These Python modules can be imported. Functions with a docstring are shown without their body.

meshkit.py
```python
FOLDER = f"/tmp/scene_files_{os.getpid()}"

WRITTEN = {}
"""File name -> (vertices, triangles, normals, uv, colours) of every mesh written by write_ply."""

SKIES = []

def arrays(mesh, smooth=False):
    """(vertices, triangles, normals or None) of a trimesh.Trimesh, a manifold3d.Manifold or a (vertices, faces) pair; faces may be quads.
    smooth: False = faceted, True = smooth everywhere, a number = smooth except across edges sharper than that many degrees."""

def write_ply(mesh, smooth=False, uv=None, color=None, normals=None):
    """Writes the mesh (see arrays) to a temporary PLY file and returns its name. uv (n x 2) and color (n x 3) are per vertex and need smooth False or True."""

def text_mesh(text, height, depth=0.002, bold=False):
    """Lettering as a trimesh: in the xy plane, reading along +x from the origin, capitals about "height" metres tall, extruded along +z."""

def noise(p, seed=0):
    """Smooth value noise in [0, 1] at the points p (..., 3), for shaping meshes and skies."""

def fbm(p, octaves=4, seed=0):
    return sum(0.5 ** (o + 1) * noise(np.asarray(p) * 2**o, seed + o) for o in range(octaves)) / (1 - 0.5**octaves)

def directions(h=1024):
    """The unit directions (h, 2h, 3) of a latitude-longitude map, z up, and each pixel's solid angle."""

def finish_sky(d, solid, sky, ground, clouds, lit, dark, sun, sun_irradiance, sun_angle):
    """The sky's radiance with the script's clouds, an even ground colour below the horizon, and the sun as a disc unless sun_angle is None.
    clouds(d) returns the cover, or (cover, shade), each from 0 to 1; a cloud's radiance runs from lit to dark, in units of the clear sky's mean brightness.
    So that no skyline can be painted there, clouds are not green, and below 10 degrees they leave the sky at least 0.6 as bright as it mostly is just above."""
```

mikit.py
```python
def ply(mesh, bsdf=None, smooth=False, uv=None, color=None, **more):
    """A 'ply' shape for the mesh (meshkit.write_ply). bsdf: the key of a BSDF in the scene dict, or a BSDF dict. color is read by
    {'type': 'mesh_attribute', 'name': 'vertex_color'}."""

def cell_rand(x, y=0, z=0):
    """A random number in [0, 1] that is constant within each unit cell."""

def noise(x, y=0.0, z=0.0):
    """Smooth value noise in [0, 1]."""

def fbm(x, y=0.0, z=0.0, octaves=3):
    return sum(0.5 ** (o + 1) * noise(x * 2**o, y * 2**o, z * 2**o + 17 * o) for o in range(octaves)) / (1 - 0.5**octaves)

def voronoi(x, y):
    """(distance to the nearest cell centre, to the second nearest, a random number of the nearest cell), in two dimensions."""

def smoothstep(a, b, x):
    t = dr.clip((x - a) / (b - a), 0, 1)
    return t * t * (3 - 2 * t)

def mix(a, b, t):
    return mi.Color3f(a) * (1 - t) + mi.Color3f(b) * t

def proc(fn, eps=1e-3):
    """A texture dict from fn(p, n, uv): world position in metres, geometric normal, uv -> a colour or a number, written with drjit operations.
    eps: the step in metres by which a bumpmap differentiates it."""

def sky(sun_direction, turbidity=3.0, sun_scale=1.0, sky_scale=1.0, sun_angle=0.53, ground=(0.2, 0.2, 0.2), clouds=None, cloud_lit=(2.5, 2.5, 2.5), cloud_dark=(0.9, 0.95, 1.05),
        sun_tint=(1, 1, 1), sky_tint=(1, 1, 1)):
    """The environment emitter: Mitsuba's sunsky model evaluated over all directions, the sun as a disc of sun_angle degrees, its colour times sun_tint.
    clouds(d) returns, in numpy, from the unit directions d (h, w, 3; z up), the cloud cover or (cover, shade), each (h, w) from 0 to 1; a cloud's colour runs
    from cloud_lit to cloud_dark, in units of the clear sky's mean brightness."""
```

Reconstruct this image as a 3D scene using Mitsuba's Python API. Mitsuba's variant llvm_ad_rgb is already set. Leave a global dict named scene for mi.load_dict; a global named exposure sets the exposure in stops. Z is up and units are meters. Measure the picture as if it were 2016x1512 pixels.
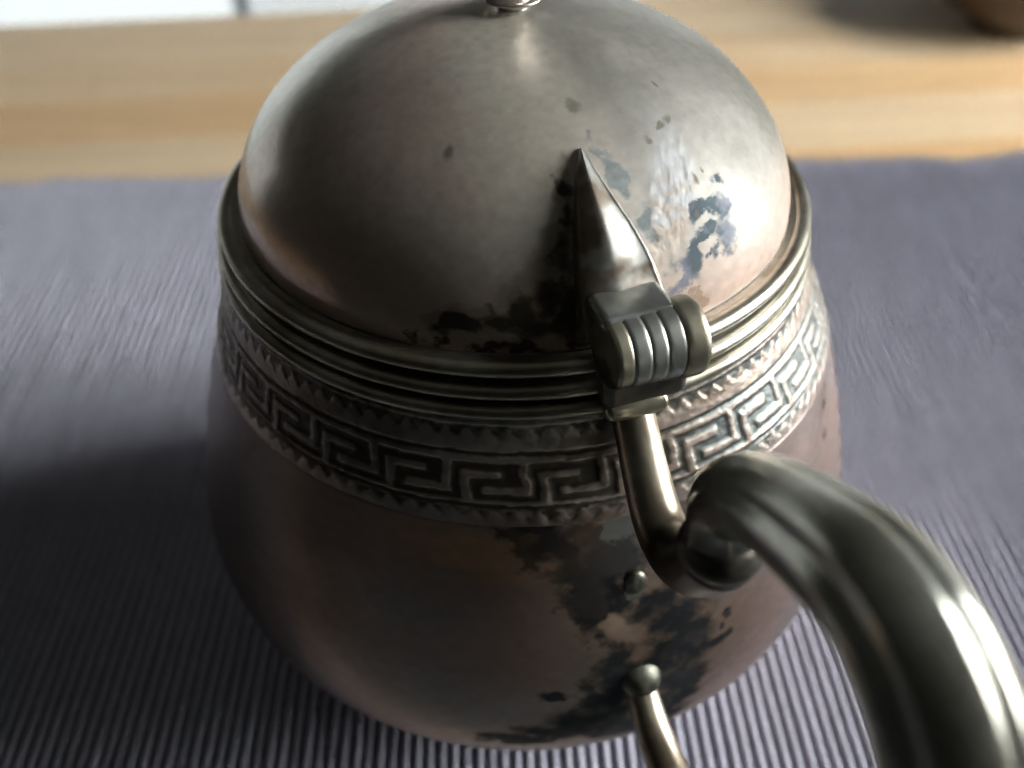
import math
import numpy as np
import trimesh
import drjit as dr
import mitsuba as mi
import mikit, meshkit
from mikit import proc, fbm, noise, smoothstep, mix

T = mi.ScalarTransform4f
scene, labels = {}, {}
U = 0.045            # metres per design unit (the lid's rim has a radius of one unit)
H = 2.25             # the rim's height above the cloth, in units


def W(p):
    """Design units, rim-centred -> metres, with the cloth's surface at z = 0."""
    p = np.asarray(p, float)
    return (p + np.array([0, 0, H])) * U


# ------------------------------------------------------------------ camera, light, exposure
exposure = 0.45
CAM = np.array([-0.113, -3.127, 1.829])
FWD = np.array([0.024, 0.745, -0.667])
UP = np.array([0.030, 0.666, 0.745])
o = W(CAM)
scene["camera"] = {
    "type": "thinlens", "fov": 55.9, "fov_axis": "x", "near_clip": 0.01, "far_clip": 50.0,
    "aperture_radius": 0.031 * U, "focus_distance": 2.85 * U,
    "to_world": T().look_at(origin=o.tolist(), target=(o + FWD).tolist(), up=UP.tolist()),
}
# daylight falling in through a two-light window to the right of the table, and what the rest of the room gives back
scene["room_light"] = {"type": "constant", "radiance": {"type": "rgb", "value": [0.006, 0.0058, 0.0056]}}
WIN_L = [14.6, 14.8, 14.2]
DOOR_L = [0.56, 0.61, 0.61]
WX, WY0, WY1, WZ0, WZ1, MUL = 0.85, -0.215, 0.255, 0.05, 0.78, 0.04


def area(name, x, y0, y1, z0, z1, rad):
    # one pane facing -x
    m = trimesh.Trimesh([[x, y0, z0], [x, y0, z1], [x, y1, z1], [x, y1, z0]], [[0, 1, 2], [0, 2, 3]], process=False)
    if m.face_normals[0][0] > 0:
        m.invert()
    scene[name] = mikit.ply(m, "white_paint", emitter={"type": "area", "radiance": {"type": "rgb", "value": rad}})


# ------------------------------------------------------------------ materials
def U_of(p):
    return p.x / U, p.y / U, p.z / U - H


def azimuth(p):
    x, y, z = U_of(p)
    return dr.atan2(x, -y), z


def blobs(p, items, freq, amp, seed=0.0):
    """1 inside a set of ragged stains given as (azimuth deg, height, half widths in units), 0 outside."""
    a, z = azimuth(p)
    x, y, zz = U_of(p)
    w = (fbm(x * freq * 1.7 + seed, y * freq * 1.7, zz * freq * 1.7, 5) - 0.5) * amp
    d = mi.Float(1e3)
    for az, h, ra, rz, tilt in items:
        c, s = math.cos(math.radians(tilt)), math.sin(math.radians(tilt))
        u, v = (a - math.radians(az)), (z - h)
        d = dr.minimum(d, dr.sqrt(dr.square((u * c + v * s) / ra) + dr.square((v * c - u * s) / rz)) - 1.0 + w / min(ra, rz) * 0.12)
    return d


LID_STAINS_SHADE = [(-13.6, 0.122, 0.050, 0.030, 0), (-9.5, 0.118, 0.050, 0.024, 0), (-5.0, 0.128, 0.055, 0.028, 10), (-1.0, 0.165, 0.045, 0.045, 30), (3.8, 0.20, 0.045, 0.070, -10),
              (6.8, 0.28, 0.036, 0.075, -8), (8.8, 0.385, 0.028, 0.055, -8), (4.5, 0.10, 0.08, 0.04, 0), (8.0, 0.14, 0.06, 0.08, 0), (-2.0, 0.055, 0.16, 0.018, 0)]  # stains; those left of the hinge leaf also hold its painted shadow
LID_BLUE = [(40.0, 0.325, 0.060, 0.024, 10), (42.4, 0.285, 0.048, 0.064, 10), (41.2, 0.235, 0.052, 0.050, 0), (37.0, 0.215, 0.07, 0.030, 20), (32.0, 0.195, 0.075, 0.035, 20), (29.5, 0.165, 0.05, 0.03, 20), (36.5, 0.262, 0.06, 0.02, 20)]
LID_EDGE = [(21.8, 0.42, 0.024, 0.085, 38), (25.2, 0.31, 0.022, 0.08, 14)]
LID_SPOTS = [(17.0, 0.562, 0.034, 0.010, 0), (39.2, 0.497, 0.035, 0.005, 5), (42.5, 0.50, 0.02, 0.006, 5), (32.9, 0.48, 0.014, 0.008, 0), (49.2, 0.552, 0.012, 0.006, 0),
             (39.3, 0.381, 0.010, 0.011, 0), (42.0, 0.388, 0.007, 0.006, 0), (35.7, 0.31, 0.012, 0.010, 0), (-18.1, 0.489, 0.02, 0.012, 0)]
LID_RUST = [(33.0, 0.075, 0.045, 0.03, 0), (31.0, 0.045, 0.06, 0.015, 0)]


def lid_masks(p):
    black = 1 - smoothstep(-0.55, 0.20, blobs(p, LID_STAINS_SHADE, 9.0, 1.1))
    blue = 1 - smoothstep(-0.50, 0.30, blobs(p, LID_BLUE, 13.0, 1.15, 3.0))
    edge = 1 - smoothstep(-0.7, 0.5, blobs(p, LID_EDGE, 9.0, 1.6, 5.0))
    spots = 1 - smoothstep(-0.6, 0.6, blobs(p, LID_SPOTS, 40.0, 0.10, 7.0))
    return black, blue, edge, spots


def crust(p):
    """How much of the surface is the scaly, whitish crust right of the hinge leaf."""
    a, z = azimuth(p)
    u = a - math.radians(32) - 1.0 * (z - 0.36)
    d = dr.sqrt(dr.square(u / 0.13) + dr.square((z - 0.36) / 0.17))
    return 1 - smoothstep(0.35, 1.15, d + 0.5 * (fbm(p.x / U * 6, p.y / U * 6, p.z / U * 6, 3) - 0.5))


def lid_color(p, n, uv):
    x, y, z = U_of(p)
    a = dr.atan2(x, -y)
    cloud = fbm(x * 2.2, y * 2.2, z * 2.2 + 4, 3)
    fine = fbm(x * 34, y * 34, z * 34, 3)
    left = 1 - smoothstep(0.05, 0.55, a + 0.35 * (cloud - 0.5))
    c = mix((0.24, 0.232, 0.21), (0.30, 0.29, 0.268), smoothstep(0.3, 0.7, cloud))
    c = mix(c, mix((0.68, 0.635, 0.555), (0.74, 0.70, 0.635), smoothstep(0.3, 0.7, cloud)), left)  # left base colour raised in place of fill light
    pink = smoothstep(0.42, 0.60, fbm(x * 1.6 + 8, y * 1.6, z * 1.6, 3))
    c = mix(c, (0.70, 0.56, 0.49), pink * left * 0.8)
    warm = (1 - smoothstep(0.02, 0.34, z + 0.22 * (cloud - 0.5))) * 0.75
    c = mix(c, (0.60, 0.44, 0.37), warm)
    k = crust(p)
    c = mix(c, mix((0.56, 0.45, 0.375), (0.48, 0.50, 0.54), smoothstep(0.26, 0.42, z + 0.3 * (fine - 0.5))), k * 0.6)
    c = c * (0.84 + 0.32 * fine)
    black, blue, edge, spots = lid_masks(p)
    c = mix(c, mix((0.10, 0.135, 0.15), (0.24, 0.29, 0.31), fine), edge * 0.8)
    c = mix(c, mix((0.050, 0.080, 0.105), (0.17, 0.185, 0.235), smoothstep(0.40, 0.66, fbm(x * 13 + 2, y * 13, z * 13, 4))), blue * 0.93)
    halo = 1 - smoothstep(0.1, 0.9, blobs(p, LID_STAINS_SHADE, 7.0, 1.2))
    c = mix(c, (0.30, 0.24, 0.17), halo * 0.55)
    c = mix(c, (0.15, 0.115, 0.085), (1 - smoothstep(-0.15, 0.45, blobs(p, LID_STAINS_SHADE, 9.0, 1.1))) * 0.7)
    c = mix(c, (0.045, 0.038, 0.028), black * 0.95)
    rust = 1 - smoothstep(-0.3, 0.3, blobs(p, LID_RUST, 9.0, 1.5, 9.0))
    c = mix(c, (0.22, 0.13, 0.07), rust * 0.6)
    return mix(c, (0.16, 0.145, 0.11), spots * 0.75)


def lid_rough(p, n, uv):
    x, y, z = U_of(p)
    black, blue, edge, spots = lid_masks(p)
    a = dr.atan2(x, -y)
    bloom = smoothstep(0.15, 0.55, a) * (1 - smoothstep(1.0, 1.5, a))
    r = 0.25 + 0.13 * smoothstep(-0.2, 0.4, a) + 0.10 * (fbm(x * 5, y * 5, z * 5, 3) - 0.5) + 0.20 * bloom * (0.5 + fbm(x * 4 + 9, y * 4, z * 4, 3)) + 0.08 * crust(p)
    return dr.clip(r + 0.22 * black + 0.14 * blue + 0.15 * edge + 0.15 * spots, 0.1, 0.8)


def lid_metal(p, n, uv):
    x, y, z = U_of(p)
    a = dr.atan2(x, -y)
    scale = smoothstep(0.25, 0.6, a) * (1 - smoothstep(0.9, 1.5, a)) * smoothstep(0.12, 0.30, z)
    film = 0.56 + 0.20 * (fbm(x * 3 + 5, y * 3, z * 3, 3) - 0.5)
    return 1.0 - dr.maximum(film, 0.80 * dr.maximum(scale * smoothstep(0.3, 0.6, fbm(x * 5, y * 5, z * 5 + 3, 4)), 0.9 * crust(p)))


def lid_bump(p, n, uv):
    x, y, z = U_of(p)
    k = crust(p)
    return k * (fbm(x * 44, y * 44, z * 30, 3) - 0.5) * 0.55 + 0.10 * fbm(x * 6, y * 6, z * 6, 3) + 0.02 * noise(x * 160, y * 160, z * 40) + 0.016 * noise(z * 420, dr.atan2(x, -y) * 5, 1.0)


BODY_STAINS = [(0.0, -0.50, 0.06, 0.03, 0), (3.0, -0.56, 0.06, 0.06, 0), (6.0, -0.64, 0.055, 0.09, 10), (8.0, -0.74, 0.05, 0.09, 10), (10.5, -0.66, 0.09, 0.14, 0), (8.5, -0.85, 0.035, 0.07, 0), (13.5, -0.60, 0.07, 0.13, 0),
               (13.0, -0.76, 0.07, 0.07, 0), (18.0, -0.85, 0.07, 0.07, 0), (22.0, -0.93, 0.075, 0.075, 0), (24.0, -1.06, 0.065, 0.12, 0), (22.5, -1.22, 0.075, 0.15, 0), (19.0, -1.08, 0.05, 0.09, 0), (20.0, -1.36, 0.07, 0.12, 0),
               (29.6, -1.06, 0.014, 0.04, 0), (28.4, -1.12, 0.022, 0.02, 0), (17.0, -1.45, 0.13, 0.11, 0), (12.0, -1.38, 0.09, 0.12, 0), (7.5, -1.36, 0.10, 0.10, 5), (3.0, -1.38, 0.075, 0.055, 5), (-2.0, -1.44, 0.09, 0.04, 0),
               (13.0, -1.15, 0.065, 0.12, 0), (9.3, -1.20, 0.035, 0.05, 0), (3.4, -1.164, 0.018, 0.020, 0), (12.5, -1.02, 0.04, 0.05, 0),
               (60.5, -0.66, 0.018, 0.035, 0), (62.0, -0.60, 0.014, 0.022, 0)]
BODY_BROWN = [(3.0, -0.55, 0.10, 0.07, 0), (9.0, -0.60, 0.11, 0.12, 0), (8.0, -0.72, 0.055, 0.10, 0)]
BODY_STEEL = [(13.0, -0.52, 0.035, 0.06, 0), (15.5, -0.78, 0.02, 0.03, 0)]


def body_masks(p):
    black = 1 - smoothstep(-0.45, 0.22, blobs(p, BODY_STAINS, 10.0, 1.15, 1.0))
    brown = 1 - smoothstep(-0.3, 0.3, blobs(p, BODY_BROWN, 8.0, 2.0, 8.0))
    return black, brown


def body_color(p, n, uv):
    x, y, z = U_of(p)
    cloud = fbm(x * 2.4 + 3, y * 2.4, z * 2.4, 3)
    fine = fbm(x * 30, y * 30, z * 30, 3)
    c = mix((0.46, 0.33, 0.285), (0.43, 0.355, 0.34), smoothstep(0.35, 0.65, cloud))
    a, zz = azimuth(p)
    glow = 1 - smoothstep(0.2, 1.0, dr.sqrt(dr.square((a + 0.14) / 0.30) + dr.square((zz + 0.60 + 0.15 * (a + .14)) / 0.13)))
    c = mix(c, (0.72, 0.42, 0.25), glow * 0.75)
    coat_and_shade = 1 - smoothstep(-0.80, -0.40, a + 0.5 * (cloud - 0.5))  # shadow on the left side, painted into the body colour
    c = mix(c, (0.15, 0.13, 0.122), coat_and_shade * 0.85)
    c = c * (0.86 + 0.28 * fine)
    black, brown = body_masks(p)
    halo = 1 - smoothstep(0.1, 0.9, blobs(p, BODY_STAINS, 10.0, 1.2, 1.0))
    c = mix(c, (0.33, 0.24, 0.17), halo * 0.55)
    c = mix(c, mix((0.045, 0.032, 0.022), (0.13, 0.08, 0.045), smoothstep(0.45, 0.75, fbm(x * 17, y * 13, z * 13 + 5, 3))), brown * 0.85)
    steel = 1 - smoothstep(-0.3, 0.3, blobs(p, BODY_STEEL, 9.0, 1.5, 2.0))
    c = mix(c, mix((0.16, 0.19, 0.20), (0.32, 0.36, 0.38), fine), steel)
    c = mix(c, (0.12, 0.095, 0.08), (1 - smoothstep(-0.1, 0.45, blobs(p, BODY_STAINS, 10.0, 1.15, 1.0))) * 0.6)
    return mix(c, mix((0.022, 0.026, 0.032), (0.05, 0.06, 0.075), smoothstep(0.4, 0.7, cloud)), black * (0.97 - 0.22 * smoothstep(0.45, 0.75, fbm(x * 24, y * 24, z * 24 + 2, 4))) * (1 - 0.30 * brown) * (1 - steel))


def body_rough(p, n, uv):
    x, y, z = U_of(p)
    black, brown = body_masks(p)
    return dr.clip(0.36 + 0.12 * (fbm(x * 5, y * 5, z * 5, 3) - 0.5) + 0.2 * dr.maximum(black, brown), 0.1, 0.8)


def metal(color, rough, bump=None, scale=0.0, eps=2e-4, spec=0.5, metallic=0.86):
    b = {"type": "principled", "base_color": color, "roughness": rough, "metallic": metallic, "specular": spec}
    if bump is not None:
        b = {"type": "bumpmap", "arbitrary": bump, "scale": scale, "bsdf": b}
    return {"type": "twosided", "bsdf": b}


def rgb(*c):
    return {"type": "rgb", "value": list(c)}


def worn(light, dark, freq, lo=0.35, hi=0.65):
    def fn(p, n, uv):
        x, y, z = U_of(p)
        return mix(dark, light, smoothstep(lo, hi, fbm(x * freq, y * freq, z * freq, 4))) * (0.85 + 0.3 * noise(x * 40, y * 40, z * 40))
    return proc(fn)


def rough_noise(base, amp, freq):
    def fn(p, n, uv):
        x, y, z = U_of(p)
        return dr.clip(base + amp * (fbm(x * freq, y * freq, z * freq, 3) - 0.5), 0.06, 0.8)
    return proc(fn)


scene["lid_silver"] = metal(proc(lid_color), proc(lid_rough), proc(lid_bump, 2e-4), 0.0006, metallic=proc(lid_metal))
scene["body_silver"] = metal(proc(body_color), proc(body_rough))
scene["band_silver"] = metal({"type": "mesh_attribute", "name": "vertex_color"}, rough_noise(0.44, 0.2, 9))
scene["ring_silver"] = metal(worn((0.54, 0.52, 0.45), (0.33, 0.30, 0.235), 5.0), rough_noise(0.33, 0.16, 8))
scene["hinge_silver"] = metal(worn((0.66, 0.70, 0.70), (0.52, 0.54, 0.52), 6.0), rough_noise(0.24, 0.12, 9))
scene["brassy_silver"] = metal(worn((0.62, 0.59, 0.45), (0.44, 0.40, 0.28), 6.0), rough_noise(0.25, 0.12, 9))
def sooted(light, dark):
    def fn(p, n, uv):
        x, y, z = U_of(p)
        c = mix(dark, light, smoothstep(0.35, 0.65, fbm(x * 6, y * 6, z * 6, 4)))
        blackening = 1 - smoothstep(0.055, 0.095, z + 0.07 * (fbm(x * 16, y * 16, z * 16, 3) - 0.5) + 0.12 * (x - 0.33))
        return mix(c, (0.045, 0.038, 0.034), blackening * 0.92)
    return proc(fn)


scene["barrel_silver"] = metal(sooted((0.50, 0.535, 0.53), (0.37, 0.385, 0.37)), rough_noise(0.36, 0.12, 9))
scene["barrel_brass"] = metal(sooted((0.52, 0.50, 0.41), (0.36, 0.34, 0.26)), rough_noise(0.36, 0.12, 9))
scene["dark_silver"] = metal(worn((0.16, 0.15, 0.13), (0.06, 0.055, 0.05), 7.0), rough_noise(0.42, 0.2, 9))
scene["leaf_silver"] = metal(worn((0.52, 0.515, 0.49), (0.24, 0.195, 0.155), 8.0, 0.40, 0.58), rough_noise(0.48, 0.2, 12), metallic=0.7)
def strut_color(p, n, uv):
    x, y, z = U_of(p)
    g = fbm(x * 5, y * 5, z * 5, 4)
    c = mix((0.30, 0.25, 0.19), (0.66, 0.59, 0.47), smoothstep(0.35, 0.62, g)) * (0.85 + 0.3 * noise(x * 40, y * 40, z * 40))
    rho = dr.sqrt(x * x + y * y)
    blackening = smoothstep(1.34, 1.46, rho + 0.12 * (g - 0.5)) * smoothstep(-0.8, -0.5, z)  # blackened outwards along the bend
    return mix(c, (0.060, 0.050, 0.043), blackening * 0.92)


scene["strut_silver"] = metal(proc(strut_color), rough_noise(0.32, 0.12, 9))
def handle_color(p, n, uv):
    x, y, z = U_of(p)
    g = fbm(x * 2.5, y * 2.5, z * 2.5, 4)
    c = mix((0.43, 0.425, 0.375), (0.52, 0.545, 0.51), smoothstep(0.35, 0.65, g)) * (0.85 + 0.3 * noise(x * 40, y * 40, z * 40))
    rho = dr.sqrt(x * x + y * y)
    blackening = 1 - smoothstep(0.06, 0.30, dr.sqrt(dr.square(rho - 1.62) + dr.square(z + 0.05)) + 0.25 * (fbm(x * 7, y * 7, z * 7, 3) - 0.5))  # blackened around the scroll end
    return mix(c, (0.055, 0.047, 0.042), blackening * 0.9)


scene["handle_silver"] = metal(proc(handle_color), rough_noise(0.215, 0.08, 5), metallic=0.70)
scene["boss_silver"] = metal(worn((0.29, 0.29, 0.24), (0.11, 0.115, 0.095), 14.0), rough_noise(0.45, 0.15, 9))
scene["knob_silver"] = metal(worn((0.70, 0.66, 0.60), (0.5, 0.45, 0.40), 6.0), rough_noise(0.26, 0.1, 9))

RIB = 0.0555          # rib spacing of the mat, in units


def cloth_color(p, n, uv):
    x, y, z = U_of(p)
    th = fbm(x * 18 + 1, y * 60, 0.3, 2)
    big = fbm(x * 1.3, y * 1.3, 2.0, 3)
    streak = noise(dr.floor(x / RIB + 0.5) * 7.31, y * 1.2)
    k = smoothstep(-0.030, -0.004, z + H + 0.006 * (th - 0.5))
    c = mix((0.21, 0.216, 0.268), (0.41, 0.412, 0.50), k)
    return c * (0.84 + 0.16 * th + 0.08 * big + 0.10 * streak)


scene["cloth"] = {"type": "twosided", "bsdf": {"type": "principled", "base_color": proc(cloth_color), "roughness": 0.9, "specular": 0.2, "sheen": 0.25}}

WOODS = [((0.85, 0.61, 0.375), (0.79, 0.55, 0.32)), ((0.86, 0.63, 0.40), (0.80, 0.57, 0.35)), ((0.83, 0.565, 0.32), (0.77, 0.505, 0.27)), ((0.88, 0.68, 0.46), (0.83, 0.62, 0.40))]
for i, (la, da) in enumerate(WOODS):
    def wood(p, n, uv, la=la, da=da, i=i):
        g = fbm(p.x * 5 + 7 * i, p.y * 90, p.z * 30 + i, 4)
        g2 = noise(p.x * 20, p.y * 600 + 40 * fbm(p.x * 4, p.y * 30, 0.0, 2), 0.0)
        return mix(da, la, smoothstep(0.3, 0.7, g)) * (0.90 + 0.14 * g2)
    scene[f"wood_{'abcd'[i]}"] = {"type": "twosided", "bsdf": {"type": "principled", "base_color": proc(wood), "roughness": 0.38, "specular": 0.45}}

scene["white_paint"] = {"type": "twosided", "bsdf": {"type": "diffuse", "reflectance": rgb(0.78, 0.78, 0.76)}}
scene["ceiling_paint"] = {"type": "twosided", "bsdf": {"type": "diffuse", "reflectance": rgb(0.15, 0.145, 0.135)}}


scene["wall_paint"] = {"type": "twosided", "bsdf": {"type": "diffuse", "reflectance": rgb(0.13, 0.125, 0.115)}}
scene["frame_paint"] = {"type": "twosided", "bsdf": {"type": "diffuse", "reflectance": rgb(0.45, 0.50, 0.53)}}
scene["grout"] = {"type": "twosided", "bsdf": {"type": "diffuse", "reflectance": proc(lambda p, n, uv: mix((0.22, 0.25, 0.27), (0.30, 0.33, 0.34), noise(p.x * 40, p.y * 40)))}}
scene["brown_glaze"] = {"type": "twosided", "bsdf": {"type": "principled", "base_color": proc(lambda p, n, uv: mix((0.045, 0.030, 0.022), (0.085, 0.058, 0.042), fbm(p.x * 30, p.y * 30, p.z * 12, 3))), "roughness": 0.35}}


# ------------------------------------------------------------------ mesh helpers (design units in, metres out)
def grid_faces(nr, nc, wrap_c=False):
    r, c = np.meshgrid(np.arange(nr - 1), np.arange(nc if wrap_c else nc - 1), indexing="ij")
    c2 = (c + 1) % nc
    return np.stack([r * nc + c, r * nc + c2, (r + 1) * nc + c2, (r + 1) * nc + c], -1).reshape(-1, 4)


def mesh(v, f):
    f = np.asarray(f)
    if f.shape[1] == 4:
        f = np.vstack([f[:, [0, 1, 2]], f[:, [0, 2, 3]]])
    return trimesh.Trimesh(np.asarray(v, float), f, process=False)


def lathe(profile, n=256, wobble=0.0, wfreq=2.0):
    """profile: (r, z) from the top down (faces outwards)."""
    pr = np.asarray(profile, float)
    a = np.arange(n) / n * 2 * np.pi
    v = np.stack([pr[:, :1] * np.sin(a), -pr[:, :1] * np.cos(a), np.repeat(pr[:, 1:], n, 1)], -1).reshape(-1, 3)
    if wobble:
        d = v / np.maximum(np.linalg.norm(v, axis=1, keepdims=True), 1e-9)
        v = v + d * (wobble * (meshkit.fbm(v * wfreq + 11.3, 3) - 0.5))[:, None]
    return mesh(v, grid_faces(len(pr), n, True)[:, ::-1])


def arc(cx, cz, rx, rz, a0, a1, n):
    t = np.radians(np.linspace(a0, a1, n))
    return np.c_[cx + rx * np.cos(t), cz + rz * np.sin(t)]


def spline(points, n):
    from scipy.interpolate import CubicSpline
    p = np.asarray(points, float)
    s = np.r_[0, np.cumsum(np.linalg.norm(np.diff(p[:, :min(3, p.shape[1])], axis=0), axis=1) ** 0.7)]
    return CubicSpline(s, p)(np.linspace(0, s[-1], n))


def tube(points, radii, sides=48, cap=True, side=None, shape=None):
    """A tube along points (n, 3) lying near a plane whose normal is side; radii per point; rounded ends."""
    p, r = np.asarray(points, float), np.broadcast_to(np.asarray(radii, float), (len(points),)).copy()
    t = np.gradient(p, axis=0)
    t /= np.linalg.norm(t, axis=1, keepdims=True)
    if cap:
        k = np.radians(np.array([88, 70, 50, 30, 12]))
        head = [(p[0] - t[0] * r[0] * math.sin(q) * 0.6, r[0] * math.cos(q), t[0]) for q in k]
        tail = [(p[-1] + t[-1] * r[-1] * math.sin(q) * 0.6, r[-1] * math.cos(q), t[-1]) for q in k[::-1]]
        p = np.vstack([[h[0] for h in head], p, [h[0] for h in tail]])
        t = np.vstack([[h[2] for h in head], t, [h[2] for h in tail]])
        r = np.r_[[h[1] for h in head], r, [h[1] for h in tail]]
    b = np.asarray(side, float) / np.linalg.norm(side)
    b = b - t * (t @ b)[:, None]
    b /= np.linalg.norm(b, axis=1, keepdims=True)
    nn = np.cross(t, b)
    a = np.arange(sides) / sides * 2 * np.pi
    m = np.ones(sides) if shape is None else shape(a)
    v = p[:, None] + r[:, None, None] * m[None, :, None] * (np.cos(a)[None, :, None] * nn[:, None] + np.sin(a)[None, :, None] * b[:, None])
    out = mesh(v.reshape(-1, 3), grid_faces(len(p), sides, True))
    if out.volume < 0:
        out.invert()
    return out


def bar(c, sx, sy, sz, phi, bevel=0.012):
    """A bevelled box at c with its length along the tangent at azimuth phi, its depth along the radius."""
    import manifold3d as m3
    h = [max(q / 2 - bevel, 1e-4) for q in (sx, sy, sz)]
    ball = m3.Manifold.sphere(bevel, 16)
    bx = m3.Manifold.batch_hull([ball.translate((i * h[0], j * h[1], k * h[2])) for i in (-1, 1) for j in (-1, 1) for k in (-1, 1)])
    q = bx.to_mesh()
    v = np.array(q.vert_properties[:, :3], float)
    ta, ra = tangent(phi), radial(phi)
    v = np.asarray(c) + v[:, :1] * ta + v[:, 1:2] * ra + v[:, 2:] * np.array([0, 0, 1.0])
    out = mesh(v, np.array(q.tri_verts))
    if out.volume < 0:
        out.invert()
    return out


def radial(phi):
    return np.array([math.sin(phi), -math.cos(phi), 0.0])


def tangent(phi):
    return np.array([math.cos(phi), math.sin(phi), 0.0])


def put(key, m, bsdf, smooth=40, color=None, label=None, **kw):
    m = trimesh.Trimesh(W(m.vertices), m.faces, process=False)
    scene[key] = mikit.ply(m, bsdf, smooth=smooth, color=color, **kw)
    if label:
        labels[key] = {"label": label}


def struct(key, m, bsdf):
    scene[key] = mikit.ply(m, bsdf, smooth=False)
    labels[key] = {"kind": "structure"}


def box(x0, x1, y0, y1, z0, z1):
    return trimesh.creation.box(bounds=[[x0, y0, z0], [x1, y1, z1]])


# ------------------------------------------------------------------ the setting
TABLE_Z = -0.0022                                   # top of the table, under the mat
FLOOR_Z = TABLE_Z - 0.74
struct("floor", box(-3.2, 1.1, -2.6, 2.0, FLOOR_Z - 0.05, FLOOR_Z), "grout")
struct("ceiling", box(-3.2, 1.1, -2.6, 2.0, 1.75, 1.80), "ceiling_paint")
# the glazed balcony front behind the table: bright net-curtained panes between slim frames, a wall above
BY, BTOP = 1.62, 0.46
struct("back_wall", box(-3.2, 1.1, BY, BY + 0.1, BTOP + 0.05, 1.75), "wall_paint")
bars, xb = [], -2.75
k = 0
for xe in (-2.0, -1.2, -0.43, 0.15, 0.80):
    pn = mesh([[xb + 0.011, BY + 0.02, FLOOR_Z + 0.02], [xe - 0.011, BY + 0.02, FLOOR_Z + 0.02], [xe - 0.011, BY + 0.02, BTOP], [xb + 0.011, BY + 0.02, BTOP]], [[0, 1, 2, 3]])
    scene["balcony_front__pane" + (f"_{k:03d}" if k else "")] = mikit.ply(pn, "white_paint", emitter={"type": "area", "radiance": rgb(*(np.array(DOOR_L) * (1.0, 0.92, 1.05, 0.72, 0.85, 0.9)[k]))})
    bars.append(box(xe - 0.011, xe + 0.011, BY, BY + 0.06, FLOOR_Z, BTOP))
    xb, k = xe, k + 1
bars.append(box(-2.75, 0.82, BY, BY + 0.06, BTOP, BTOP + 0.05))
scene["balcony_front__frame"] = mikit.ply(trimesh.util.concatenate(bars), "frame_paint")
labels["balcony_front"] = {"kind": "structure"}
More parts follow.
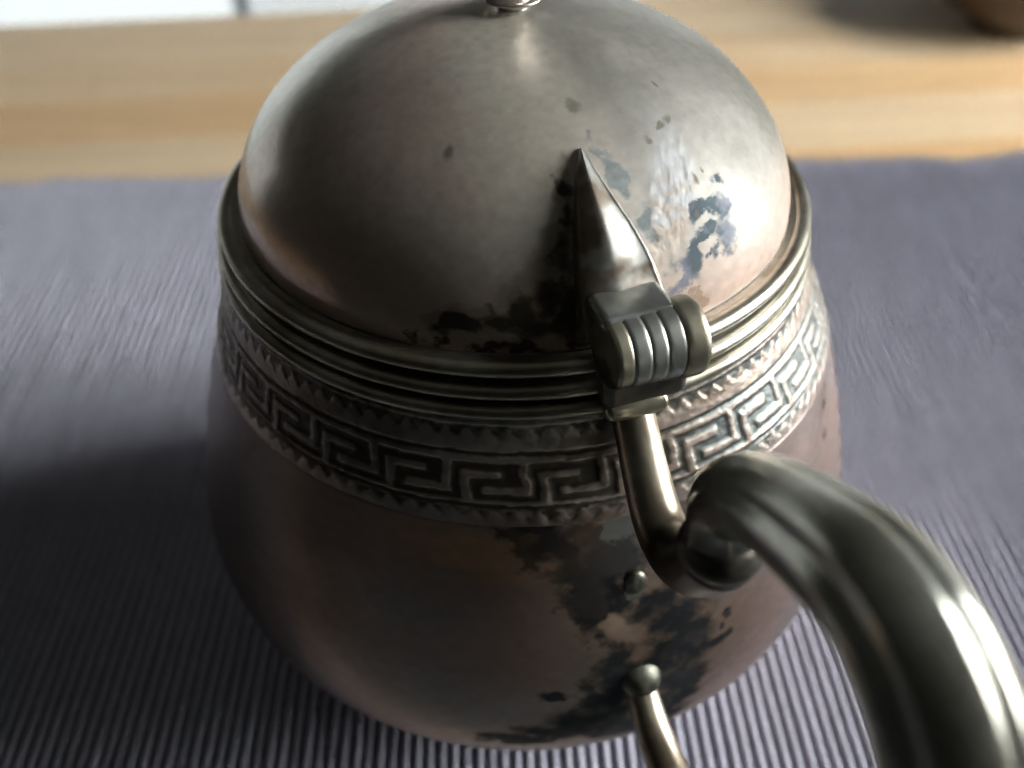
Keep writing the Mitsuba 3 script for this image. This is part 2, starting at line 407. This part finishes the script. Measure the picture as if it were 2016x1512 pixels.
# the window: wall round it, frame, two bright panes
fr = 0.05
ym = (WY0 + WY1) / 2
area("window__pane", WX + 0.02, WY0, ym - MUL / 2, WZ0, WZ1, WIN_L)
area("window__pane_001", WX + 0.02, ym + MUL / 2, WY1, WZ0, WZ1, WIN_L)
wf = [box(WX - 0.02, WX + 0.05, WY0 - fr, WY0, WZ0 - fr, WZ1 + fr), box(WX - 0.02, WX + 0.05, WY1, WY1 + fr, WZ0 - fr, WZ1 + fr),
      box(WX - 0.02, WX + 0.05, WY0, WY1, WZ0 - fr, WZ0), box(WX - 0.02, WX + 0.05, WY0, WY1, WZ1, WZ1 + fr), box(WX - 0.02, WX + 0.05, ym - MUL / 2, ym + MUL / 2, WZ0, WZ1)]
scene["window__frame"] = mikit.ply(trimesh.util.concatenate(wf), "white_paint")
labels["window"] = {"kind": "structure"}
rw = [box(WX, WX + 0.12, -2.6, WY0 - fr, FLOOR_Z, 1.75), box(WX, WX + 0.12, WY1 + fr, BY - 0.002, FLOOR_Z, 1.75),
      box(WX, WX + 0.12, WY0 - fr, WY1 + fr, FLOOR_Z, WZ0 - fr), box(WX, WX + 0.12, WY0 - fr, WY1 + fr, WZ1 + fr, 1.75)]
struct("window_wall", trimesh.util.concatenate(rw), "wall_paint")

# the table: glued-up staves running across the picture
rng = np.random.default_rng(5)
ang = math.radians(4.0)
labels["table"] = {"label": "light honey coloured wooden table of long glued staves under the purple grey mat", "category": "table"}
edges = [-1.50, -0.6, 0.8, 2.2, 3.35, 4.25, 5.15, 6.0, 6.85, 8.02]
tone = [0, 3, 1, 0, 2, 0, 3, 1, 0]
n_st = 0
for j in range(len(edges) - 1):
    xs = [-15.0]
    while xs[-1] < 13:
        xs.append(xs[-1] + rng.uniform(7, 14))
    xs[-1] = 13.0
    for i in range(len(xs) - 1):
        g = 0.004
        b = box((xs[i] + g) * U, (xs[i + 1] - g) * U, (edges[j] + g) * U, (edges[j + 1] - g) * U, TABLE_Z - 0.032, TABLE_Z + rng.uniform(-1, 0) * 6e-5)
        b.apply_transform(trimesh.transformations.rotation_matrix(ang, [0, 0, 1]))
        k = "table__stave" + (f"_{n_st:03d}" if n_st else "")
        scene[k] = mikit.ply(b, "wood_" + "abcd"[(tone[j] + i * 3 + (rng.random() < 0.3)) % 4])
        n_st += 1
ap = [box(-14 * U, 12.5 * U, 6.9 * U, 7.3 * U, TABLE_Z - 0.12, TABLE_Z - 0.033), box(-14 * U, 12.5 * U, -1.3 * U, -0.9 * U, TABLE_Z - 0.12, TABLE_Z - 0.033)]
for m in ap:
    m.apply_transform(trimesh.transformations.rotation_matrix(ang, [0, 0, 1]))
scene["table__apron"] = mikit.ply(trimesh.util.concatenate(ap), "wood_a")

# the mat: a ribbed woven cloth
pos = []
x0, x1 = -7.6, 7.6
for k in range(int((x1 - x0) / RIB) + 1):
    pos += [x0 + (k + q) * RIB for q in (0, .14, .28, .42, .5, .58, .72, .86)]
xs = np.array(pos)
ys = np.linspace(-1.42, 4.12, 200)
X, Y = np.meshgrid(xs, ys)
cell = np.floor((X - x0) / RIB)
ph = ((X - x0) / RIB) % 1.0
wob = (meshkit.noise(np.stack([cell * 3.7, Y * 3.0, 0 * X], -1), 3) - 0.5) * 0.005 + (meshkit.noise(np.stack([X * 0.8, Y * 0.8, 0 * X], -1), 9) - 0.5) * 0.04
hgt = np.abs(np.sin(np.pi * ph)) ** 0.8 * (0.9 + 0.2 * meshkit.noise(np.stack([cell * 5.1, Y * 4.0, 0 * X], -1), 5)) * 0.034 - 0.034
hgt += 0.005 * (meshkit.noise(np.stack([X * 50, Y * 40, 0 * X], -1), 7) - 0.5)
sw = 0.012 * np.clip((meshkit.fbm(np.stack([X * 0.9, Y * 0.5, 0 * X], -1), 2, 21) - 0.45), 0, 1) * np.clip(np.hypot(X, Y) / 1.2 - 1.2, 0, 1)
hem = (meshkit.noise(np.stack([X * 2.0, 0 * X, 0 * X], -1), 31) - 0.5) * 0.10 + (meshkit.noise(np.stack([X * 9.0, 0 * X, 0 * X], -1), 33) - 0.5) * 0.035 + 0.10 * (np.abs(X - 5.0) < 0.9) * np.clip(X - 4.3, 0, 0.6)
last = np.clip((Y - 3.6) / 0.5, 0, 1)
curl = 0.03 * np.clip((Y - 3.85) / 0.25, 0, 1) ** 2
P = np.stack([X + wob, Y + hem * last, hgt + sw + curl - H], -1)
top = P.reshape(-1, 3)
nr, nc = X.shape
skirt = P[-1] + np.array([0, 0.005, 0.0])
skirt[:, 2] = -H - 0.045
f = grid_faces(nr + 1, nc)
put("ribbed_mat", mesh(np.vstack([top, skirt]), f), "cloth", smooth=True)
labels["ribbed_mat"] = {"label": "purple grey ribbed woven place mat under the silver pot", "category": "place mat"}

# a dark brown bowl at the far right of the table
labels["brown_bowl"] = {"label": "dark brown bowl on the wooden table at the far right corner", "category": "bowl"}
bc = np.array([5.72, 7.15, 0])
bp = np.r_[arc(0.55, 0.10, 0.9, 0.62, 88, -5, 14)[:0], [[0.0, 0.32], [0.5, 0.34], [0.85, 0.55], [1.02, 0.92], [1.06, 0.96], [1.10, 0.93], [1.02, 0.60], [0.85, 0.28], [0.60, 0.12], [0.50, 0.10], [0.48, 0.0], [0.0, 0.0]]]
bm = lathe(bp, 64)
bm.vertices = bm.vertices + bc + np.array([0, 0, -H + TABLE_Z / U])
put("brown_bowl", bm, "brown_glaze", smooth=50)

# ------------------------------------------------------------------ the pot
POT = "lidded_pot"
labels[POT] = {"label": "tarnished silver pot with hinged domed lid, engraved key band and thick tube handle", "category": "pot"}
BODY = np.array([[1.09, -.205], [1.177, -.397], [1.215, -.487], [1.247, -.579], [1.306, -.765], [1.359, -.959], [1.405, -1.167], [1.418, -1.387], [1.371, -1.601], [1.261, -1.792], [1.125, -1.965], [.973, -2.10], [.80, -2.195], [.66, -2.235]])
BODY[1:-1, 0] -= 0.020 * np.clip((-0.2 - BODY[1:-1, 1]) / 0.35, 0, 1)
prof = spline(BODY, 220)


BODY_LEAN = 0.030


def lean(v):
    t = np.clip((-0.15 - v[:, 2]) / 0.35, 0, 1)
    w = np.array(v)
    w[:, 0] += BODY_LEAN * t * t * (3 - 2 * t)
    return w


def leant(m):
    m.vertices = lean(m.vertices)
    return m


def r_body(z):
    return np.interp(-np.asarray(z), -prof[:, 1], prof[:, 0])


ZB0, ZB1 = -0.150, -0.492
low = prof[prof[:, 1] < ZB1 + 0.006]
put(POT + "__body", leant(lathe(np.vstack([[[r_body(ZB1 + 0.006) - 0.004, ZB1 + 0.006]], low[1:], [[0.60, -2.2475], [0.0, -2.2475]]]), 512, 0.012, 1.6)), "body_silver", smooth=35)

# the engraved band: a sheet with the key pattern, the ruled lines and the two zigzag rows cut into it
NC, NR = 2700, 130
KEYS, TEETH = 30, 110
a = np.arange(NC) / NC * 2 * np.pi
zz = np.linspace(ZB0, ZB1, NR)
A, Z = np.meshgrid(a, zz)
raw_u = A / (2 * np.pi) * KEYS + 0.94 + 1.46 / 12.0
wig = (meshkit.noise(np.stack([np.sin(A) * 9, np.cos(A) * 9, Z * 25], -1), 2) - 0.5)
u = (raw_u + 0.05 * wig) % 1.0
Zw = Z + 0.006 * wig


def inside(x, lo, hi):
    return (x >= lo) & (x <= hi)


wear = meshkit.fbm(np.stack([np.sin(A) * 3.2, np.cos(A) * 3.2, Z * 6], -1), 3, 6)
KT, KB = -0.292, -0.412
w = (KT - Zw) / (KT - KB)
key = (inside(u, 0.88, 1.0) & inside(w, -0.1, 0.84)) | (inside(u, 0.36, 1.0) & inside(w, 0.62, 0.84)) | (inside(u, 0.10, 0.23) & inside(w, 0.20, 1.05)) | (inside(u, 0.10, 0.66) & inside(w, 0.20, 0.40))
tooth = np.abs(((A / (2 * np.pi) * TEETH) % 1.0) - 0.5) * 2          # 0 at the tip, 1 between
up = np.ones_like(A)
up[(Zw < -0.172) & (Zw > -0.178 - 0.040 * (1 - 0.95 * tooth) * (0.7 + 0.6 * wear))] = 0.4   # upper zigzag: points cut downwards
up[inside(Zw, -0.270, -0.257)] = 0.1
up[inside(Zw, -0.412, -0.292)] = 0.0
up[inside(Zw, -0.412, -0.292) & key] = 1.0
up[inside(Zw, -0.292, -0.270)] = 0.95
up[inside(Zw, -0.438, -0.424)] = 0.2
up[(Z < -0.440) & (Z > -0.440 - 0.038 * (1 - 0.9 * tooth) * (0.7 + 0.6 * wear))] = 0.45
up[(Z > -0.165)] = 0.5
from scipy.ndimage import gaussian_filter
up_s = gaussian_filter(up, (1.5, 2.0), mode=("nearest", "wrap"))
grain = meshkit.fbm(np.stack([np.sin(A) * 40, np.cos(A) * 40, Z * 40], -1), 3, 4)
R = np.where(Z > -0.205, 1.075 + 0.015 * np.clip((-0.15 - Z) / 0.055, 0, 1), r_body(Z)) + 0.0060 * (up_s - 1) + 0.004 * (grain - 0.5)
v = np.stack([R * np.sin(A), -R * np.cos(A), Z], -1).reshape(-1, 3)
phi_d = np.degrees((A + np.pi) % (2 * np.pi) - np.pi)


def step(lo, hi, x):
    t = np.clip((x - lo) / (hi - lo), 0, 1)
    return t * t * (3 - 2 * t)


coat_and_shade = step(0.0, 1.0, (-17 + 20 * (wear - 0.5) * 2 - phi_d) / 9) * 1.0          # black patina plus shade painted into the left half
coat_and_shade = np.maximum(coat_and_shade, step(0, 1, 1 - np.hypot((phi_d - 10.5) / 4.5, (Z + 0.36) / 0.3)) * 0.95)     # tarnish plus the painted shadow of the strut
raised = step(0.30, 0.9, up_s + 0.7 * (grain - 0.5) + 0.5 * (wear - 0.5))[..., None]
patch = step(0.42, 0.62, wear)[..., None]
metal_c = np.array([0.50, 0.42, 0.37]) * (1 - patch) + np.array([0.50, 0.465, 0.435]) * patch
right = step(18, 34, phi_d)[..., None]
dark_c = np.array([0.115, 0.098, 0.082]) * (1 - right) + np.array([0.20, 0.225, 0.225]) * right
brown_t = (step(0, 1, 1 - np.hypot((phi_d - 32) / 9.0, (Z + 0.215) / 0.045)))[..., None]
col = dark_c * (1 - raised) + metal_c * raised
col = col * (1 - 0.7 * brown_t * (1 - 0.6 * raised)) + np.array([0.30, 0.19, 0.10]) * 0.7 * brown_t * (1 - 0.6 * raised)
col = col * (1 - coat_and_shade[..., None] * (0.55 + 0.35 * (1 - raised))) + np.array([0.075, 0.068, 0.06]) * (coat_and_shade[..., None] * (0.55 + 0.35 * (1 - raised)))
skin = step(0, 1, (-0.442 - Z) / 0.006)[..., None] * raised
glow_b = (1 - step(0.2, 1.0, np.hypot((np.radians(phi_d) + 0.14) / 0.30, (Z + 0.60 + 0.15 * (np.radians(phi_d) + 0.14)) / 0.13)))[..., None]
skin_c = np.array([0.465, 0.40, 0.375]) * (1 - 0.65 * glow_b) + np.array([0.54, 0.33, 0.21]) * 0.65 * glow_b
brown_b = step(0, 1, 1.6 - np.hypot((phi_d - 8) / 6.5, (Z + 0.55) / 0.12) + 1.2 * (grain - 0.5))[..., None]
skin_c = skin_c * (1 - 0.8 * brown_b) + np.array([0.10, 0.06, 0.035]) * 0.8 * brown_b
col = col * (1 - skin) + skin_c * skin
col = col * (1 - 0.30 * step(15, 40, phi_d)[..., None])
col = np.clip(col * (0.75 + 0.5 * grain[..., None]), 0.01, 0.95)
put(POT + "__engraved_band", mesh(lean(v), grid_faces(NR, NC, True)[:, ::-1]), "band_silver", smooth=True, color=col.reshape(-1, 3), label="engraved band of key pattern between two zigzag rows, blackened in its grooves")

# the collar: three rounded mouldings below the lid's rim, and the dark joint
for i, (rr, zc, rad) in enumerate([(1.036, 0.010, 0.026), (1.052, -0.064, 0.025), (1.064, -0.132, 0.024)]):
    k = POT + "__collar_ring" + (f"_{i:03d}" if i else "")
    put(k, lathe(np.vstack([[[0.97, zc + rad * 0.6]], arc(rr - 0.004, zc, rad + 0.004, rad, 140, -140, 26), [[0.97, zc - rad * 0.6]]]), 400, 0.004, 6.0), "ring_silver", smooth=40)

put(POT + "__neck", lathe([[0.985, 0.03], [1.000, 0.020], [1.006, -0.03], [1.022, -0.10], [1.045, -0.155], [1.045, -0.17]], 256), "dark_silver", smooth=40)

# the lid
lp = np.vstack([[[0.93, -0.015]], [[0.972, -0.012]], arc(0.972, 0.006, 0.016, 0.018, -90, 30, 6), arc(0, 0.012, 0.984, 0.655, 2, 90, 150)])[::-1]
put(POT + "__lid", lathe(lp, 512, 0.014, 2.1), "lid_silver", smooth=40, label="domed silver lid with black and blue grey tarnish stains and painted shade near the hinge")
fin = np.array([[0.0, 1.10], [0.06, 1.09], [0.10, 1.05], [0.115, 0.99], [0.09, 0.93], [0.05, 0.88], [0.038, 0.83], [0.040, 0.79], [0.058, 0.765], [0.066, 0.745], [0.055, 0.725], [0.050, 0.715], [0.075, 0.706], [0.094, 0.700], [0.098, 0.694], [0.090, 0.688], [0.062, 0.684], [0.052, 0.672], [0.060, 0.655]])
put(POT + "__lid__finial", lathe(spline(fin, 90), 96), "knob_silver", smooth=60)


def dome_z(x, y):
    q = np.clip(1 - (x * x + y * y) / 0.984 ** 2, 0, 1)
    return 0.012 + 0.655 * np.sqrt(q)


# the hinge leaf on the lid: a raised pointed plate with a ridge
def polar(az, rho):
    q = math.radians(az)
    return np.array([rho * math.sin(q), -rho * math.cos(q)])


ns = 60
sv = np.linspace(0, 1, ns)
from scipy.interpolate import CubicSpline


def edge(pts):
    q = np.array([[math.radians(k[0]), k[1]] for k in pts])
    return CubicSpline(np.linspace(0, 1, len(q)), q)(sv)


e_left = edge([(14.1, 0.668), (11.0, 0.76), (9.6, 0.845), (9.1, 0.915), (9.2, 0.978)])        # azimuth, distance from the axis
e_ridge = edge([(14.4, 0.664), (16.0, 0.765), (18.3, 0.845), (20.8, 0.905), (23.6, 0.972)])
e_foot = edge([(14.6, 0.661), (17.8, 0.752), (20.3, 0.830), (22.7, 0.892), (25.0, 0.966)])
rows = []
for i, q in enumerate(sv):
    th = (0.012 + 0.072 * min(q * 1.9, 1) ** 0.75) * (1.0 - 0.22 * math.exp(-((q - 0.88) / 0.10) ** 2))
    L_, R_, F_ = (np.array([e[i, 1] * math.sin(e[i, 0]), -e[i, 1] * math.cos(e[i, 0])]) for e in (e_left, e_ridge, e_foot))
    for kind, t, hh in [(0, -0.06, -0.5), (0, -0.05, 0.3), (0, -0.015, 0.78), (0, 0.03, 0.86), (0, 0.15, 0.98), (0, 0.28, 1.10), (0, 0.38, 1.18), (0, 0.46, 1.19), (0, 0.60, 1.10), (0, 0.78, 0.99), (0, 0.93, 0.93), (0, 0.97, 0.97), (0, 1.0, 0.93),
                        (1, 0.12, 0.76), (1, 0.4, 0.48), (1, 0.75, 0.24), (1, 1.0, 0.0), (1, 1.05, -0.5)]:
        xy = L_ + (R_ - L_) * t if kind == 0 else R_ + (F_ - R_) * t
        z0 = float(dome_z(*xy))
        nrm = np.array([xy[0] / 0.984 ** 2, xy[1] / 0.984 ** 2, (z0 - 0.012) / 0.655 ** 2])
        nrm /= np.linalg.norm(nrm)
        rows.append(np.array([xy[0], xy[1], z0]) + nrm * th * hh)
sec_w = [0] * 18
lm = mesh(np.array(rows), grid_faces(ns, len(sec_w)))
put(POT + "__lid__hinge_leaf", lm, "leaf_silver", smooth=28, label="raised pointed hinge leaf with a bright ridge")

# the hinge barrel
HP = math.radians(17.2)
hc = radial(HP) * 1.125 + np.array([0, 0, 0.125])
spans = [(-0.128, -0.086, 0.103, "barrel_brass"), (-0.0845, -0.036, 0.106, "barrel_silver"), (-0.0345, 0.013, 0.107, "barrel_silver"), (0.0145, 0.068, 0.109, "barrel_silver"), (0.0695, 0.132, 0.116, "barrel_brass")]
for i, (s0, s1, r, mat) in enumerate(spans):
    pts = [hc + tangent(HP) * q for q in np.linspace(s0, s1, 9)]
    q = np.linspace(-1, 1, 9)
    rad = r * (1 - 0.028 * np.abs(q) ** 8)
    k = POT + "__hinge__knuckle" + (f"_{i:03d}" if i else "")
    t = tangent(HP)
    m = tube(pts, rad, 72, True, radial(HP))
    v = m.vertices - hc
    al = v @ t
    v = v + np.outer(np.clip(al, s0 - 0.004, s1 + 0.004) - al, t)          # flat faces between the discs
    put(k, trimesh.Trimesh(v + hc, m.faces, process=False), mat, smooth=35)
# plates that carry the barrel: up to the leaf, down to the collar
put(POT + "__hinge__bridge", bar(radial(HP) * 1.055 - tangent(HP) * 0.028 + np.array([0, 0, 0.212]), 0.225, 0.15, 0.052, HP, 0.0255), "hinge_silver", smooth=30)
put(POT + "__hinge__back_plate", bar(radial(HP) * 1.115 + np.array([0, 0, -0.012]), 0.265, 0.085, 0.13, HP, 0.032), "dark_silver", smooth=30)

# handle
PH = math.radians(16.0)


def hp(points):
    return np.array([radial(PH) * q[0] + np.array([0, 0, q[1]]) for q in points])


main = spline([(1.668, -0.10), (1.655, -0.03), (1.668, 0.07), (1.745, 0.165), (1.87, 0.245), (2.02, 0.312), (2.15, 0.352), (2.28, 0.342), (2.42, 0.25), (2.54, 0.06), (2.60, -0.20), (2.58, -0.55), (2.44, -0.90), (2.20, -1.17), (1.92, -1.31)], 160)
s = np.linspace(0, 1, 160)
mr = np.interp(s, [0, 0.06, 0.16, 0.3, 0.5, 0.75, 1], [0.092, 0.098, 0.108, 0.130, 0.138, 0.125, 0.085])
def ribbed(a):
    """A rounded section with a shallow groove on either side of a broad crest."""
    g = lambda c, w: np.exp(-(((a - c + np.pi) % (2 * np.pi) - np.pi) / w) ** 2)
    return 1.0 - 0.085 * g(math.radians(GR1), 0.11) - 0.10 * g(math.radians(GR2), 0.20) + 0.045 * g(math.radians(-92), 0.24) - 0.06 * g(math.radians(100), 0.2)


GR1, GR2 = 12, -62
put(POT + "__handle", tube(hp(main), mr, 128, True, tangent(PH), shape=ribbed), "handle_silver", smooth=50, label="thick smooth tube handle bending away from the pot")
st = spline([(1.06, -0.09), (1.145, -0.165), (1.205, -0.235), (1.275, -0.305), (1.35, -0.360), (1.44, -0.375), (1.54, -0.325), (1.62, -0.22), (1.662, -0.12)], 70)
s = np.linspace(0, 1, 70)
put(POT + "__handle__strut", tube(hp(st), np.interp(s, [0, 0.25, 0.6, 0.8, 1], [0.062, 0.068, 0.080, 0.094, 0.098]), 64, True, tangent(PH)), "strut_silver", smooth=50)
ringp = [(1.712, -0.205), (1.700, -0.150)]
put(POT + "__handle__ferrule", tube(hp(spline([(1.652, -0.140), (1.666, -0.110), (1.668, -0.080)], 12)), np.array([0.100, 0.106, 0.108, 0.108, 0.104, 0.104, 0.108, 0.110, 0.110, 0.108, 0.104, 0.100]), 64, True, tangent(PH)), "dark_silver", smooth=40)
ls = spline([(1.355, -1.165), (1.42, -1.225), (1.52, -1.285), (1.65, -1.325), (1.80, -1.335), (1.94, -1.30)], 60)
s = np.linspace(0, 1, 60)
put(POT + "__handle__lower_strut", tube(hp(ls), np.interp(s, [0, 0.3, 0.7, 1], [0.052, 0.060, 0.074, 0.084]), 56, True, tangent(PH)), "strut_silver", smooth=50)
put(POT + "__handle__lower_boss", lathe(np.c_[0.076 * np.sin(np.linspace(0, np.pi, 24)), 0.070 * np.cos(np.linspace(0, np.pi, 24))], 40).apply_translation(hp([(1.372, -1.165)])[0]), "boss_silver", smooth=60)
# the roll that fixes the strut under the hinge, and its mount on the body
rp = radial(PH) * 1.135 + np.array([0, 0, -0.088])
put(POT + "__handle__upper_roll", tube([rp + tangent(PH) * q for q in np.linspace(-0.082, 0.078, 12)], 0.038 * (1 - 0.12 * np.abs(np.linspace(-1, 1, 12)) ** 4), 40, True, radial(PH)), "brassy_silver", smooth=50)
mo = radial(math.radians(15.4)) * 1.290 + np.array([0, 0, -0.735])
rv = lathe(np.c_[0.062 * np.sin(np.linspace(0, np.pi, 24)), 0.036 * np.cos(np.linspace(0, np.pi, 24))], 40)
rv.vertices = rv.vertices @ np.array([tangent(PH) * 0.62, radial(PH) * 0.42, [0, 0, 1.5]])
rv.vertices = rv.vertices + mo
put(POT + "__handle__rivet", rv, "boss_silver", smooth=60)
